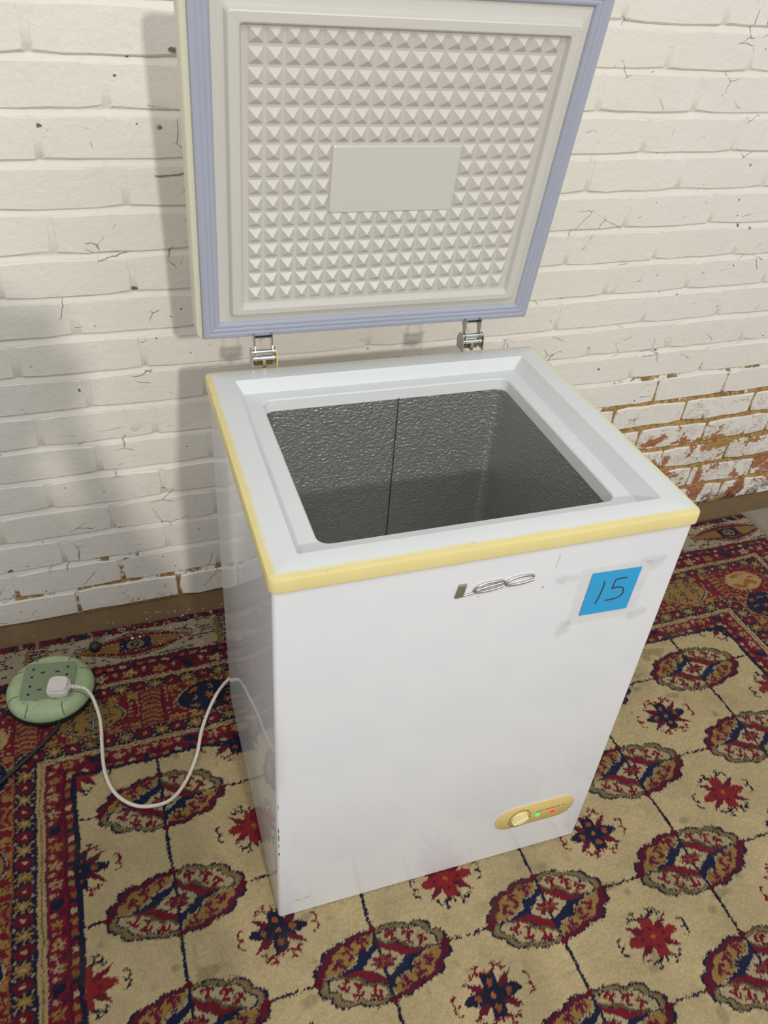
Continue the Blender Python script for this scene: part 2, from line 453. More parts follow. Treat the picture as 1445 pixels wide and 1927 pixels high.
    put(mainp & nav & (((ax_-.027)**2+ay_**2 < .006**2) | ((ay_-.021)**2+ax_**2 < .006**2)), ORANGE*.9)
    put(mainp & ~nav & (((ax_-.024)**2+ay_**2 < .0035**2) | ((ay_-.018)**2+ax_**2 < .0035**2)), MAROON)
    put((ax_**2+ay_**2 < .0045**2), ORANGE*1.3)
    # ---------------- borders
    KS = 1.33
    dl, db, dr = (-.166-a)/KS, b-.326, (a-1.511)/KS
    dd = np.maximum(np.maximum(dl, dr), db); back = db >= np.maximum(dl, dr)
    t = np.where(back, a/KS, b)                          # runs along the band, in pile rows
    wob = (vn(a*30, b*30)-.5)*.0016; d = dd+wob
    put(d > 0, NAVY)
    def dash(lo, hi, per=.0105):
        m = (d > lo) & (d < hi); q = np.mod(np.floor(t/per), 7); z = q[m]
        pal = np.array([RED, OCHRE, RED*.8, LIGHT, RED, NAVY*1.2, ORANGE]); col[m] = pal[z.astype(int)]
    def flower(m, tau, dl_, R, c, pet=6, cc=None):
        r = np.hypot(tau, dl_); ph = np.arctan2(dl_, tau); q = m & (r < R*(.72+.28*np.cos(pet*ph)))
        put(q, c); put(m & (r < R*.22), LIGHT if cc is None else cc)
    def redband(lo, hi, base=RED):
        m = (d > lo) & (d < hi); put(m, base); w = hi-lo; per = w*1.55
        c = np.floor(t/per); tau = t-(c+.5)*per; dl_ = d-(lo+hi)/2; k = np.mod(c, 4)
        jag = (vn(t*420, d*420)-.5)*.012
        for kk_, cc in ((0, OCHRE), (1, NAVY), (2, LIGHT*.9), (3, TAN)):
            sel = m & (k == kk_)
            if kk_ == 1:
                put(sel & (np.abs(tau+dl_*.5) < .009+jag*.4) & (np.abs(dl_) < w*.36), NAVY)
                put(sel & (np.hypot(tau-.009, dl_-.004) < .0042), NAVY*1.4)
            else: flower(sel, tau+jag*.35, dl_+jag*.35, w*.44, cc, 5, RED)
        # leaves and dots between
        e_ = np.abs(tau)-per*.5
        put(m & (np.hypot(e_, dl_-w*.22) < .0042), LIGHT*.8); put(m & (np.abs(e_+dl_*.6) < .0028) & (dl_ < 0) & (dl_ > -w*.42), OCHRE*.9)
        put(m & (np.abs(e_-dl_*.3) < .0050) & (np.abs(dl_+w*.3) < .004), MAROON)
    def rope(lo, hi):
        m = (d > lo) & (d < hi); u = (d-lo)/(hi-lo); put(m, TAN*1.15)
        put(m & (np.abs(u-.5) < .07), OLIVE*.9); put(m & ((u < .10) | (u > .90)), NAVY*2)
    def navband(lo, hi):
        m = (d > lo) & (d < hi); put(m, NAVY); per = .0285; c = np.floor(t/per); tau = t-(c+.5)*per; dl_ = d-(lo+hi)/2; odd = np.mod(c, 2) > .5
        o8 = np.maximum(np.maximum(np.abs(tau), np.abs(dl_)), (np.abs(tau)+np.abs(dl_))*.74)
        put(m & odd & (o8 < .0128), MAROON*1.2); put(m & odd & (o8 < .0105), RED*.72)
        sc = m & odd & (np.hypot(tau, dl_) < .0042) & (np.abs(np.abs(tau)-np.abs(dl_)) < .0018); put(sc, LIGHT)
        flower(m & ~odd, tau, dl_, .0142, OCHRE*1.05, 8)
        put(m & (np.hypot(np.abs(tau)-per/2, np.abs(dl_)-.0112) < .0024), LIGHT*.8)
    dash(.008, .016); put((d > .016) & (d < .021), MAROON*.9)
    redband(.021, .046); rope(.046, .060); navband(.060, .091)
    put((d > .091) & (d < .0935), ORANGE)
    lo, hi = .0935, .198; m = (d > lo) & (d < hi); put(m, RED*.9)
    per = .203; off = np.where(back, t+.13/KS, t-.165)
    c = np.round(off/per); tau = off-c*per; dl_ = d-(lo+hi)/2
    # scattered sprigs on the red ground
    ci, cj = np.floor(t/.0125), np.floor(d/.0125); hx = t-(ci+.5)*.0125; hy = d-(cj+.5)*.0125; hv = hsh(ci, cj)
    put(m & (hv > .50) & (np.hypot(hx+(hv-.7)*.006, hy) < .0026), LIGHT*.85)
    put(m & (hv > .62) & (np.abs(hx) < .0010) & (np.abs(hy) < .005), LIGHT*.6)
    put(m & (hv < .14) & (np.hypot(hx, hy) < .0040), OCHRE)
    put(m & (np.abs(dl_) > .036) & (np.mod(t, .034) < .020) & (vn(t*300, d*300) > .35), OCHRE*1.05)
    odd = np.mod(c, 2) > .5
    R8 = ((np.abs(tau)/.056)**1.75+(np.abs(dl_)/.0455)**1.75)**(1/1.75)
    put(m & (R8 < 1.10), RED*.8); put(m & (R8 < 1.07) & (vn(t*260, d*260) > .35), LIGHT*.85); put(m & (R8 < 1.01), NAVY)
    put(m & (R8 < .95) & ~odd, OCHRE*.95)
    ci = np.floor(tau/.030+.5); cj = np.floor(dl_/.026+.5)
    fx, fy = tau-ci*.030, dl_-cj*.026; r = np.hypot(fx, fy); ph = np.arctan2(fy, fx)
    inn = m & (R8 < .86)
    put(inn & odd & (r < .0105*(.7+.3*np.cos(6*ph))) & (np.mod(ci+cj, 2) < .5), ORANGE*1.15)
    put(inn & odd & (np.abs(r-.006) < .0014) & (np.mod(ci+cj, 2) > .5) & (fx > -.002), OLIVE*1.6)
    put(inn & ~odd & (r < .0125*(.62+.38*np.cos(5*ph))) & (r > .003) & (vn(t*380, d*380) > .33), NAVY*1.6)
    lt = np.abs(np.abs(tau)-per/2)
    lad = m & (lt < .0175); put(m & (lt < .0205), MAROON)
    chev = np.mod(dl_+.45*lt, .0135) < .0075
    put(lad, MAROON*1.6); put(lad & chev, OCHRE*.9); put(lad & chev & (vn(t*300, d*300) > .6), ORANGE)
    # corner squares
    for de in (dl, dr):
        cs = (de > lo) & (de < hi) & (db > lo) & (db < hi); x_, y_ = de-(lo+hi)/2, db-(lo+hi)/2
        put(cs, RED*.9); hv = hsh(np.floor(x_/.010), np.floor(y_/.010)); gx, gy = np.mod(x_, .010)-.005, np.mod(y_, .010)-.005
        put(cs & (hv > .45) & (np.hypot(gx, gy) < .0028), LIGHT*.8)
        R9 = ((np.abs(x_)/.044)**1.9+(np.abs(y_)/.040)**1.9)**(1/1.9)
        put(cs & (R9 < 1), OCHRE*1.35); put(cs & (R9 < .93), TAN*1.1)
        put(cs & (R9 < .8) & (vn(x_*95+7, y_*95) > .58), ORANGE*1.2)
    put((d > .198) & (d < .2005), ORANGE)
    navband(.2005, .230); rope(.230, .244); redband(.244, .277, RED*.75)
    put((d > .277) & (d < .283), NAVY); dash(.283, .291); put((d > .291) & (d < .303), MAROON)
    # side selvedge, woven end with lozenges
    ks = (np.maximum(dl, dr) > .303); put(ks, np.array([.23, .135, .032]))
    kl = db > .303
    put(kl, np.array([.33, .265, .165]))
    u, v = a, b-.326
    row = np.floor(v/.0088); dashm = (vn(u*70+row*7.7, row*3.1) > .60) & (np.mod(v, .0088) < .0046)
    put(kl & dashm, NAVY*1.6); put(kl & dashm & (np.mod(row, 3) < 1), MAROON)
    per = .4575; c = np.round((u+.012)/per); ex = u+.012-c*per; ey = v-.355
    hh = .045*np.clip(1-(np.abs(ex)/.150)**1.35, 1e-4, 1); q = np.abs(ey)/hh; eye = kl & (np.abs(ex) < .149)
    put(eye & (q < 1.28), np.array([.36, .29, .18])); put(eye & (q < 1.0), NAVY*1.5); put(eye & (q < .92), OLIVE*1.6); put(eye & (q < .80), RED*.75); put(eye & (q < .50), OCHRE*.8)
    bx = eye & (np.abs(ex) < .037) & (np.abs(ey) < .019); put(bx, NAVY*1.3)
    rr = np.hypot(ex/1.5, ey); put(bx & (np.abs(rr-.011) < .0025), OLIVE*1.5); put(bx & (rr < .004), LIGHT*.8)
    hx = np.abs(np.abs(ex)-per/2)
    put(kl & (np.abs(hx-.024) < .005) & (v < .40), OCHRE*.75); put(kl & (hx < .019) & (np.mod(v, .018) < .006), MAROON); put(kl & (hx < .016) & (np.abs(np.mod(v, .018)-.011) < .0022), NAVY)
    em = (v > .403); put(em, np.array([.11, .012, .018])); put(em & (vn(u*110, v*60) > .62), NAVY); put(em & (vn(u*150+31, v*90) > .78), LIGHT*.6)
    return col

A0, A1, B0, B1 = -.166-.314*1.33, 1.511+.314*1.33, -1.75, .326+.423
st = .0023
av = np.arange(A0, A1+st, st); bv = np.concatenate([np.arange(B0, -.56, .014), np.arange(-.56, B1+st, st)])
AA, BB = np.meshgrid(av, bv); na, nb = len(av), len(bv); a = AA.ravel(); b = BB.ravel()
rg = np.random.default_rng(11); n = len(a)
ja = (vn(a*140, b*90)-.5)*.0032+(vn(a*18, b*18)-.5)*.005+rg.normal(0, .00075, n)
jb = (vn(a*140+37, b*70+11)-.5)*.0044+(vn(a*18+5, b*18+3)-.5)*.005+rg.normal(0, .0013, n)
cc = carpet_colour(a+ja, b+jb)
# yarn to yarn variation, foot-worn grime
grime = .80+.40*(.5*vn(a*9, b*9)+.3*vn(a*27+3, b*27)+.2*vn(a*70, b*70))
spot = np.clip((vn(a*21+13, b*21+7)*vn(a*50, b*50)-.52)*6, 0, 1)
cc = cc*.90*(grime*(.88+.24*rg.random(n)))[:, None]*(1-.30*spot)[:, None]
relief = -.0030+.0016*vn(a*260, b*200)+.0010*rg.random(n)+.0010*vn(a*30, b*30)
lum = cc.mean(1); relief -= .0004*(lum < .05)
ca, sa = math.cos(CROT), math.sin(CROT)
px = CORG[0]+a*ca-b*sa; py = CORG[1]+a*sa+b*ca
me = bpy.data.meshes.new('carpet')
idx = np.arange(na*nb).reshape(nb, na)
Q = np.stack([idx[:-1, :-1], idx[:-1, 1:], idx[1:, 1:], idx[1:, :-1]], -1).reshape(-1, 4)
# edge skirt down to the concrete
loop = np.concatenate([idx[0, :], idx[1:, -1], idx[-1, -2::-1], idx[-2:0:-1, 0]]); nl = len(loop); base = n+np.arange(nl)
Q2 = np.stack([loop, base, np.roll(base, -1), np.roll(loop, -1)], -1)
Vx = np.concatenate([px, px[loop]]); Vy = np.concatenate([py, py[loop]]); Vz = np.concatenate([relief, np.full(nl, -.0105)])
QQ = np.concatenate([Q, Q2]).astype(np.int32)
me.vertices.add(len(Vx)); me.vertices.foreach_set('co', np.stack([Vx, Vy, Vz], 1).astype(np.float32).ravel())
me.loops.add(QQ.size); me.loops.foreach_set('vertex_index', QQ.ravel())
me.polygons.add(len(QQ)); me.polygons.foreach_set('loop_start', np.arange(0, QQ.size, 4, dtype=np.int32))
me.update(calc_edges=True)
at = me.color_attributes.new('weave', 'FLOAT_COLOR', 'POINT')
cfull = np.ones((len(Vx), 4), np.float32); cfull[:n, :3] = cc; cfull[n:, :3] = cc[loop]
at.data.foreach_set('color', cfull.ravel()); me.shade_smooth()
def carpet_mat():
    k = NT('wool_pile'); c = k.coord()
    at = k.n('ShaderNodeAttribute', attribute_name='weave')
    nz = k.noise(c, 420, 3, .7); dirt = k.noise(c, 7, 5, .6)
    m = k.n('ShaderNodeMix', data_type='RGBA', blend_type='MULTIPLY'); m.inputs[0].default_value = 1.0
    k.t.links.new(at.outputs['Color'], m.inputs[6]); k.put(m.inputs[7], k.mix(nz, (.72, .72, .72), (1.15, 1.15, 1.15)))
    col = k.mix(k.step(dirt, .52, .75, 0, .22), m.outputs[2], (.10, .075, .045))
    k.set(Base_Color=col, Roughness=1.0, Specular_IOR_Level=.12, Sheen_Weight=.06, Sheen_Roughness=.5)
    k.bump(nz, .002, .6); return k.m
tag(link('carpet', me, carpet_mat()), 'cream patterned wool carpet with dark medallions and red borders', 'carpet')

# ================================================================ chest freezer
M_WHITE = simple('white_enamel', (.77, .77, .77), .45, coat=.75, var=.012, scale=6, coat_rough=.06)
def rim_mat():
    k = NT('yellowed_plastic'); c = k.coord(); x, y, z = k.sep(c)
    e = k.math('MINIMUM', k.math('MINIMUM', k.math('SUBTRACT', x, -.001), k.math('SUBTRACT', W+.0060, x)), k.math('MINIMUM', y, k.math('SUBTRACT', D+.0055, y)))
    e = k.math('ADD', e, k.math('MULTIPLY', k.math('SUBTRACT', k.noise(c, 18, 3), .5), .006))
    f = k.step(e, .0075, .0165)
    yel = k.mix(k.noise(c, 14, 3), srgb(212, 195, 128), srgb(226, 209, 146))
    mark = k.step(k.noise(k.mapv(c, (1, 1, 1.6)), 60, 4), .70, .76)
    yel = k.mix(k.math('MULTIPLY', mark, .35), yel, srgb(120, 96, 48))
    wh = k.mix(k.noise(c, 9, 4), srgb(208, 209, 205), srgb(216, 217, 213))
    spk = k.step(k.vor(c, 32), .035, .015); spk = k.math('MULTIPLY', spk, k.step(k.noise(c, 9, 2), .58, .62))
    wh = k.mix(k.math('MULTIPLY', spk, .6), wh, srgb(120, 110, 100))
    k.set(Base_Color=k.mix(f, yel, wh), Roughness=.34, Specular_IOR_Level=.45); k.bump(k.noise(c, 260, 2), .0002, .5); return k.m
M_RIM = rim_mat()
def liner_mat():
    k = NT('stucco_aluminium'); c = k.coord()
    v = k.vor(k.mapv(c, (.75, .75, 1)), 240, 'SMOOTH_F1'); n1 = k.noise(k.mapv(c, (.7, .7, 1)), 190, 3, .6, 1.2)
    h = k.math('MULTIPLY_ADD', n1, .8, v)
    k.set(Base_Color=k.mix(k.noise(c, 5, 3), (.58, .585, .54), (.66, .665, .62)), Metallic=.90, Roughness=.35)
    k.bump(h, .0011, 1.0); return k.m
M_LINER = liner_mat()
M_CREAM = simple('cream_lid_plastic', srgb(206, 200, 189), .26, var=.02, scale=12)
M_SHELL = simple('yellowed_lid_shell', srgb(216, 210, 184), .36, var=.03, scale=12)
M_GASKET = simple('grey_lilac_rubber', srgb(166, 169, 181), .5, var=.05, scale=18)
M_STEEL = simple('hinge_steel', (.50, .50, .48), .28, metal=1.0, var=.1, scale=60)
M_PIN = simple('bright_pin_steel', (.62, .61, .57), .18, metal=1.0, var=.05)
M_CHROME = simple('badge_chrome', (.60, .565, .53), .24, metal=1.0, var=.08, scale=90)
M_TARN = simple('badge_tarnished_face', (.30, .26, .21), .45, metal=.6, var=.35, scale=220)
M_GOLD = simple('yellowed_panel', srgb(214, 188, 118), .4, var=.04, scale=30)
M_KNOB = simple('yellowed_dial', srgb(236, 220, 164), .35, var=.03)
M_DARK = simple('dark_gap', (.02, .018, .015), .7)
M_PRINT = simple('printed_ink', (.12, .09, .045), .6)
M_YEL = simple('yellow_hinge_plastic', srgb(226, 206, 120), .4, var=.05)
M_OLD = simple('old_hinge_plastic', srgb(120, 104, 40), .45, var=.1)

fz = empty('chest_freezer', (0, 0, 0)); tag(fz, 'white chest freezer with yellowed rim and its lid raised', 'freezer')
# body
bm = bmesh.new(); i_ = .005; zt = H-.0225
outer = lambda g, r: rrect(i_+g, W-i_-g, i_+.001+g, D-i_-g, r, 5)
loft(bm, [[(x, y, z) for x, y in outer(g, r)] for z, g, r in ((.0005, .003, .005), (.0025, .0005, .006), (.006, 0, .006), (.35, 0, .006), (zt, 0, .006))], cap0=True)
obj('body', bm, M_WHITE, fz, 40)
# rim
bm = bmesh.new()
R_ = lambda x0, x1, y0, y1, r, z: [(x, y, z) for x, y in rrect(x0, x1, y0, y1, r, 6)]
loft(bm, [R_(.0055, W-.0055, .0065, D-.0055, .006, H-.023), R_(.001, W-.001, .001, D-.001, .012, H-.0225), R_(0, W, 0, D, .012, H-.021), R_(0, W, 0, D, .012, H-.004), R_(.0012, W-.0012, .0012, D-.0012, .012, H-.0012), R_(.004, W-.004, .004, D-.004, .010, H),
          R_(.0455, .5915, .0435, .5105, .003, H), R_(.0465, .5905, .0445, .5095, .003, H-.001),
          R_(.0580, .5745, .0495, .5030, .003, H-.0225), R_(.0590, .5735, .0505, .5020, .003, H-.0235),
          R_(.0830, .5485, .0825, .4790, .020, H-.0248), R_(.0850, .5465, .0845, .4770, .018, H-.0268), R_(.0875, .5440, .087, .4750, .018, H-.042), R_(.0882, .5434, .0877, .4744, .018, H-.0455)])
obj('rim', bm, M_RIM, fz, 32)
# aluminium inner tank
bm = bmesh.new()
loft(bm, [R_(.0876, .5440, .0871, .4750, .018, H-.0445), R_(.0885, .543, .0885, .4735, .022, .12), R_(.0945, .537, .0945, .4675, .022, .105), R_(.106, .5255, .106, .456, .016, .100)], cap1=True)
o = obj('inner_tank', bm, M_LINER, fz, 60); o['label'] = 'dark grey embossed aluminium inner tank'
me_ = o.data
for p in me_.polygons: p.flip() if hasattr(p, 'flip') else None
bm = bmesh.new(); box(bm, (.3335, .4728, .12), (.3347, .4740, H-.043)); obj('panel_seam', bm, M_DARK, o)

# ---- lid (local frame: x along the hinge, z up the lid, -y towards the open side)
LW, LH = .6136, .5509
lid = empty('lid', (.0067, .5754, .8987)); lid.parent = fz; lid.rotation_euler = (math.radians(9.31), 0, 0)
def rl(x0, x1, z0, z1, r, y, seg=4): return [(x, y, z) for x, z in rrect(x0, x1, z0, z1, r, seg)]
bm = bmesh.new()
loft(bm, [rl(.006, LW-.006, .006, LH-.006, .006, .006), rl(-.0095, LW+.001, -.0015, LH+.0115, .012, .006), rl(-.0115, LW+.003, -.0035, LH+.0135, .014, .0085), rl(-.0115, LW+.003, -.0035, LH+.0135, .014, .046), rl(-.008, LW-.001, 0, LH+.010, .014, .055), rl(.012, LW-.020, .020, LH-.010, .012, .058)], cap1=True)
o = obj('lid_shell', bm, M_SHELL, lid, 35); o['label'] = 'yellowed cream outer lid shell'
# gasket
bm = bmesh.new(); G = .0288
prof = [(-.0005, .0068), (-.0010, .0025), (.0005, -.0005), (.0055, -.0018), (.0095, -.0014), (.0108, -.0004), (.0125, -.0012), (.0175, -.0012), (.0190, .0004), (.0205, -.0004), (.0250, .0002), (.0275, .0030), (G, .0068)]
loft(bm, [rl(g, LW-g, g, LH-g, .0025, y, 2) for g, y in prof])
o = obj('gasket', bm, M_GASKET, lid, 45); o['label'] = 'grey lilac rubber gasket around the lid'
# inner lid panel
bm = bmesh.new()
loft(bm, [rl(.0262, LW-.0262, .0262, LH-.0262, .002, .0060), rl(.0440, LW-.0375, .0405, LH-.0460, .006, .0050), rl(.0455, LW-.0385, .0420, LH-.0475, .006, .0045), rl(.0495, LW-.0425, .0458, LH-.0510, .006, -.0040), rl(.0510, LW-.0440, .0475, LH-.0525, .006, -.0050), rl(.0635, LW-.0560, .0565, LH-.0640, .005, -.0050), rl(.0650, LW-.0572, .0580, LH-.0655, .005, -.0042), rl(.0690, LW-.0605, .0625, LH-.0695, .004, .0040), rl(.0700, LW-.0612, .0635, LH-.0705, .004, .0045)], cap1=True)
o = obj('lid_liner', bm, M_CREAM, lid, 24); o['label'] = 'cream moulded inner lid panel'
bm = bmesh.new()
loft(bm, [rl(.2050, .4145, .2205, .3255, .003, .0048), rl(.2050, .4145, .2205, .3255, .003, .0015), rl(.2065, .4130, .2220, .3240, .003, .0005)], cap1=True)
o = obj('blank_plate', bm, M_CREAM, lid, 12); o['label'] = 'plain flat plate amid the pyramids'
s = .0110; h = .0106
me_p = bpy.data.meshes.new('pyramid_stud')
tp = .0006
V = [(-s, .0047, -s), (s, .0047, -s), (s, .0047, s), (-s, .0047, s), (-tp, .0047-h, -tp), (tp, .0047-h, -tp), (tp, .0047-h, tp), (-tp, .0047-h, tp)]
me_p.from_pydata(V, [], [(0, 1, 5, 4), (1, 2, 6, 5), (2, 3, 7, 6), (3, 0, 4, 7), (4, 5, 6, 7)]); me_p.update(); me_p.materials.append(M_CREAM)
for r in range(16):
    for c in range(18):
        if 6 <= r <= 9 and 5 <= c <= 12: continue
        o = bpy.data.objects.new('pyramid_stud', me_p); COL.objects.link(o); o.parent = lid
        o.location = (.0883+.02611*c, 0, .4708-.02596*r)

# ---- hinges
def hinge(x0, x1, yellow, lab):
    """x0..x1: clear width between the two cheek plates"""
    hg = empty('hinge', ((x0+x1)/2, .566, H)); hg.parent = fz; hg['label'] = lab
    w = (x1-x0)/2
    def cheek(bm, x, poly, th=.0016): 
        a = [bm.verts.new((x-th/2, y, z)) for y, z in poly]; b_ = [bm.verts.new((x+th/2, y, z)) for y, z in poly]; n_ = len(poly)
        bm.faces.new(a); bm.faces.new(b_[::-1])
        for k in range(n_): bm.faces.new((a[k], b_[k], b_[(k+1) % n_], a[(k+1) % n_]))
        bmesh.ops.recalc_face_normals(bm, faces=bm.faces[:])
    for sx in (-1, 1):
        bm = bmesh.new(); cheek(bm, sx*(w-.0025), [(-.008, .017), (.005, .017), (.010, .036), (.020, .056), (-.004, .056), (-.005, .036), (-.011, .026)])
        obj('lid_bracket', bm, M_STEEL, hg)
        bm = bmesh.new(); cheek(bm, sx*(w+.0015)+(.002 if sx > 0 else -.002), [(-.015, -.003), (.014, -.003), (.016, .016), (.008, .028), (-.004, .029), (-.013, .022)])
        obj('base_bracket', bm, M_YEL if (yellow and sx > 0) else M_STEEL, hg)
    bm = bmesh.new(); cyl(bm, (-w-.003, -.004, .0245), (w+.003, -.004, .0245), .0042, seg=24); obj('upper_pin', bm, M_PIN, hg, 40)
    bm = bmesh.new(); cyl(bm, (-w-.002, -.006, .0130), (w+.002, -.006, .0130), .0050, seg=24)
    for sx in (-1, 1): cyl(bm, (sx*(w-.002), -.006, .0130), (sx*(w-.004), -.006, .0130), .0068, seg=24)
    obj('lower_pin', bm, M_PIN, hg, 40)
    bm = bmesh.new(); box(bm, (-.004, -.012, -.003), (.002, .002, .0110), .0008, 1); obj('spring_tongue', bm, M_STEEL, hg)
    bm = bmesh.new(); box(bm, (-w+.001, .0005, -.004), (w-.001, .012, .0085), .001, 1); obj('hinge_block', bm, M_OLD if yellow else M_STEEL, hg)
    bm = bmesh.new(); box(bm, (-w-.001, .0180, .047), (w+.001, .0200, .056), .0004, 1); box(bm, (-w+.002, .006, .0455), (w-.002, .020, .047)); obj('mounting_plate', bm, M_STEEL, hg)
hinge(.0890, .1250, True, 'left steel hinge with yellow plastic cheek')
hinge(.4890, .5240, False, 'right steel hinge with bare grey brackets')

# ---- badge
bd = empty('badge', (.26, .006, .76)); bd.parent = fz
def B(x, z): return (x-.26, z-.76)
FYL = -.0035
bm = bmesh.new(); prism(bm, [B(.2572, .7606), B(.2701, .7619), B(.2732, .7840), B(.2619, .7839)], FYL, 0); bmesh.ops.bevel(bm, geom=bm.edges[:], offset=.0008, segments=1, affect='EDGES')
l_ = obj('letter_l', bm, M_TARN, bd, 30)
def stroke(pts, wd, n=6):
    bm = bmesh.new(); pp = spline([(B(x, z)[0], -.0018, B(x, z)[1]) for x, z in pts], n)
    k = len(pp); rr = [wd[0]+(wd[1]-wd[0])*i/(k-1) for i in range(k)] if isinstance(wd, tuple) else wd
    tube(bm, pp, rr, 8)
    return bm
bm = stroke([(.2605, .7616), (.270, .7628), (.2885, .7650)], .0017); obj('letter_foot', bm, M_CHROME, l_, 60)
bm = stroke([(.296, .7700), (.3100, .7722), (.3245, .7742), (.3296, .7745), (.3302, .7768), (.3265, .7788), (.3165, .7796), (.3025, .7790), (.2915, .7755), (.2862, .7700), (.2885, .7660), (.2965, .7642), (.3130, .7648), (.3300, .7682)], .0020); obj('letter_e', bm, M_CHROME, bd, 60)
bm = stroke([(.3755, .7762), (.3752, .7785), (.3690, .7802), (.3545, .7806), (.3420, .7780), (.3345, .7735), (.3350, .7693), (.3435, .7672), (.3600, .7675), (.3778, .7706)], .0021); obj('letter_c', bm, M_CHROME, bd, 60)

# ---- control panel
pn = empty('control_panel', (.5118, .006, .1303)); pn.parent = fz; pn['label'] = 'yellowed oval control panel with dial and two lamps'
def stad(hw, hh, seg=14):
    out = []
    for k in range(seg+1): a_ = -PI/2+PI*k/seg; out.append((hw-hh+hh*math.cos(a_)*1.0, hh*math.sin(a_)))
    for k in range(seg+1): a_ = PI/2+PI*k/seg; out.append((-hw+hh+hh*math.cos(a_), hh*math.sin(a_)))
    return out
bm = bmesh.new()
loft(bm, [[(x, .001, z) for x, z in stad(.0855, .0330)], [(x, -.0012, z) for x, z in stad(.0855, .0330)], [(x, -.0020, z) for x, z in stad(.0845, .0320)]], cap1=True)
obj('panel_plate', bm, M_GOLD, pn, 40)
kx, kz = -.0331, -.0045
bm = bmesh.new(); tube(bm, [(kx+.0220*math.cos(a_), -.0022, kz+.0265*math.sin(a_)) for a_ in np.linspace(-.2, 5.3, 36)], .0007, 6); obj('dial_ring', bm, M_PRINT, pn, 60)
bm = bmesh.new(); cyl(bm, (kx, -.001, kz), (kx, -.006, kz), .0185, .0178, 36); dial = obj('dial', bm, M_KNOB, pn, 40)
bm = bmesh.new(); box(bm, (-.0030, -.0050, -.0165), (.0030, 0, .0165), .0018, 2); gr = obj('dial_grip', bm, M_KNOB, dial, 40); gr.location = (kx, -.006, kz); gr.rotation_euler = (0, math.radians(62), 0)
bm = bmesh.new(); box(bm, (.0030, -.0006, -.0160), (.0044, .0004, .0160)); g2 = obj('dial_slot', bm, M_PRINT, dial); g2.location = (kx, -.006, kz); g2.rotation_euler = (0, math.radians(62), 0)
def lampmat(n, c, s_):
    k = NT(n); w = k.noise(k.coord(), 300, 2)
    k.set(Base_Color=c, Roughness=.3, Emission_Color=k.mix(w, c, tuple(q*.8 for q in c)), Emission_Strength=s_); return k.m
for x_, z_, n_, c_, s_ in ((.0068, -.0098, 'green_lamp_glow', (.02, .80, .12), .75), (.0400, -.0104, 'red_lamp_glow', (.95, .01, .02), .75)):
    bm = bmesh.new(); bmesh.ops.create_uvsphere(bm, u_segments=16, v_segments=8, radius=.0058, matrix=Matrix.Translation((x_, -.0018, z_)) @ Matrix.Diagonal((1, .45, .82, 1)))
    o = obj('indicator_lamp', bm, lampmat(n_, c_, s_), pn, 60); o['label'] = 'lit green indicator lamp' if x_ < .02 else 'lit red indicator lamp'
# small printed captions above the two lamps: too small to read in the photograph, kept as broken dashes of ink
bm = bmesh.new(); rr_ = random.Random(4)
for a0, a1 in ((.0022, .0165), (.0225, .0535), (.0580, .0635)):
    x_ = a0
    while x_ < a1:
        w_ = rr_.uniform(.0012, .0022); zz = .0020+rr_.uniform(-.0004, .0004); box(bm, (x_, -.0023, zz), (x_+w_, -.0019, zz+rr_.uniform(.0016, .0026))); x_ += w_+.0006
for k in range(6):
    a_ = math.radians(-30+k*22); box(bm, (kx+.0245*math.cos(a_)-.0005, -.0023, kz+.0290*math.sin(a_)-.0005), (kx+.0245*math.cos(a_)+.0005, -.0019, kz+.0290*math.sin(a_)+.0010))
tag(obj('printed_caption', bm, M_PRINT, pn), kind='stuff')

# ---- small chips and scratches in the enamel
bm = bmesh.new()
for x_, z_, w_, h_ in ((.0078, .2913, .0012, .010), (.0080, .270, .0012, .016), (.0082, .246, .001, .007), (.0084, .221, .002, .006), (.0078, .36, .0006, .012)):
    box(bm, (x_-w_/2, .0052, z_-h_/2), (x_+w_/2, .0068, z_+h_/2), .0003, 1)
for (xa, za), (xb, zb) in (((.036, .0476), (.048, .0469)), ((.052, .0486), (.0641, .0478)), ((.294, .7540), (.2955, .7535)), ((.395, .748), (.399, .7505))):
    tube(bm, [(xa, .0060, za), ((xa+xb)/2, .0059, (za+zb)/2+.0004), (xb, .0060, zb)], .0005, 5)
o = obj('paint_chips', bm, simple('chipped_metal', (.09, .08, .075), .6), fz); o['kind'] = 'stuff'

# ================================================================ the numbered note taped to the front
def clear_mat(name, rough, alpha, tint):
    k = NT(name); c = k.coord(); n_ = k.noise(c, 70, 4, .6, 1.5)
    k.set(Base_Color=tint, Roughness=rough, Alpha=k.step(n_, .3, .7, alpha*.75, alpha*1.25), Specular_IOR_Level=.7); k.bump(n_, .002, .8); return k.m
M_SLEEVE = clear_mat('clear_plastic_sleeve', .18, .045, (.50, .46, .43)); M_TAPE = clear_mat('clear_tape', .12, .13, (.45, .44, .43))
M_BLUE = simple('blue_paper', srgb(0, 160, 214), .75, var=.03, scale=60)
M_INK = simple('black_marker', (.004, .004, .015), .5)
M_BLUE.node_tree.nodes['Principled BSDF'].inputs['Specular IOR Level'].default_value = .15
nt = empty('note_card', (.516, .004, .714)); tag(nt, 'blue note reading 15 in a clear sleeve taped to the front of the freezer', 'note')
def N_(x, z): return (x-.516, z-.714)
bm = bmesh.new(); prism(bm, [N_(*q) for q in ((.4741, .6747), (.5582, .6713), (.5616, .7558), (.4771, .7590))], .0004, .0010); obj('blue_paper', bm, M_BLUE, nt)
bm = bmesh.new(); prism(bm, [N_(*q) for q in ((.4540, .6590), (.5740, .6560), (.5782, .7680), (.4560, .7725))], -.0006, -.0001)
bmesh.ops.subdivide_edges(bm, edges=bm.edges[:], cuts=3, use_grid_fill=True)
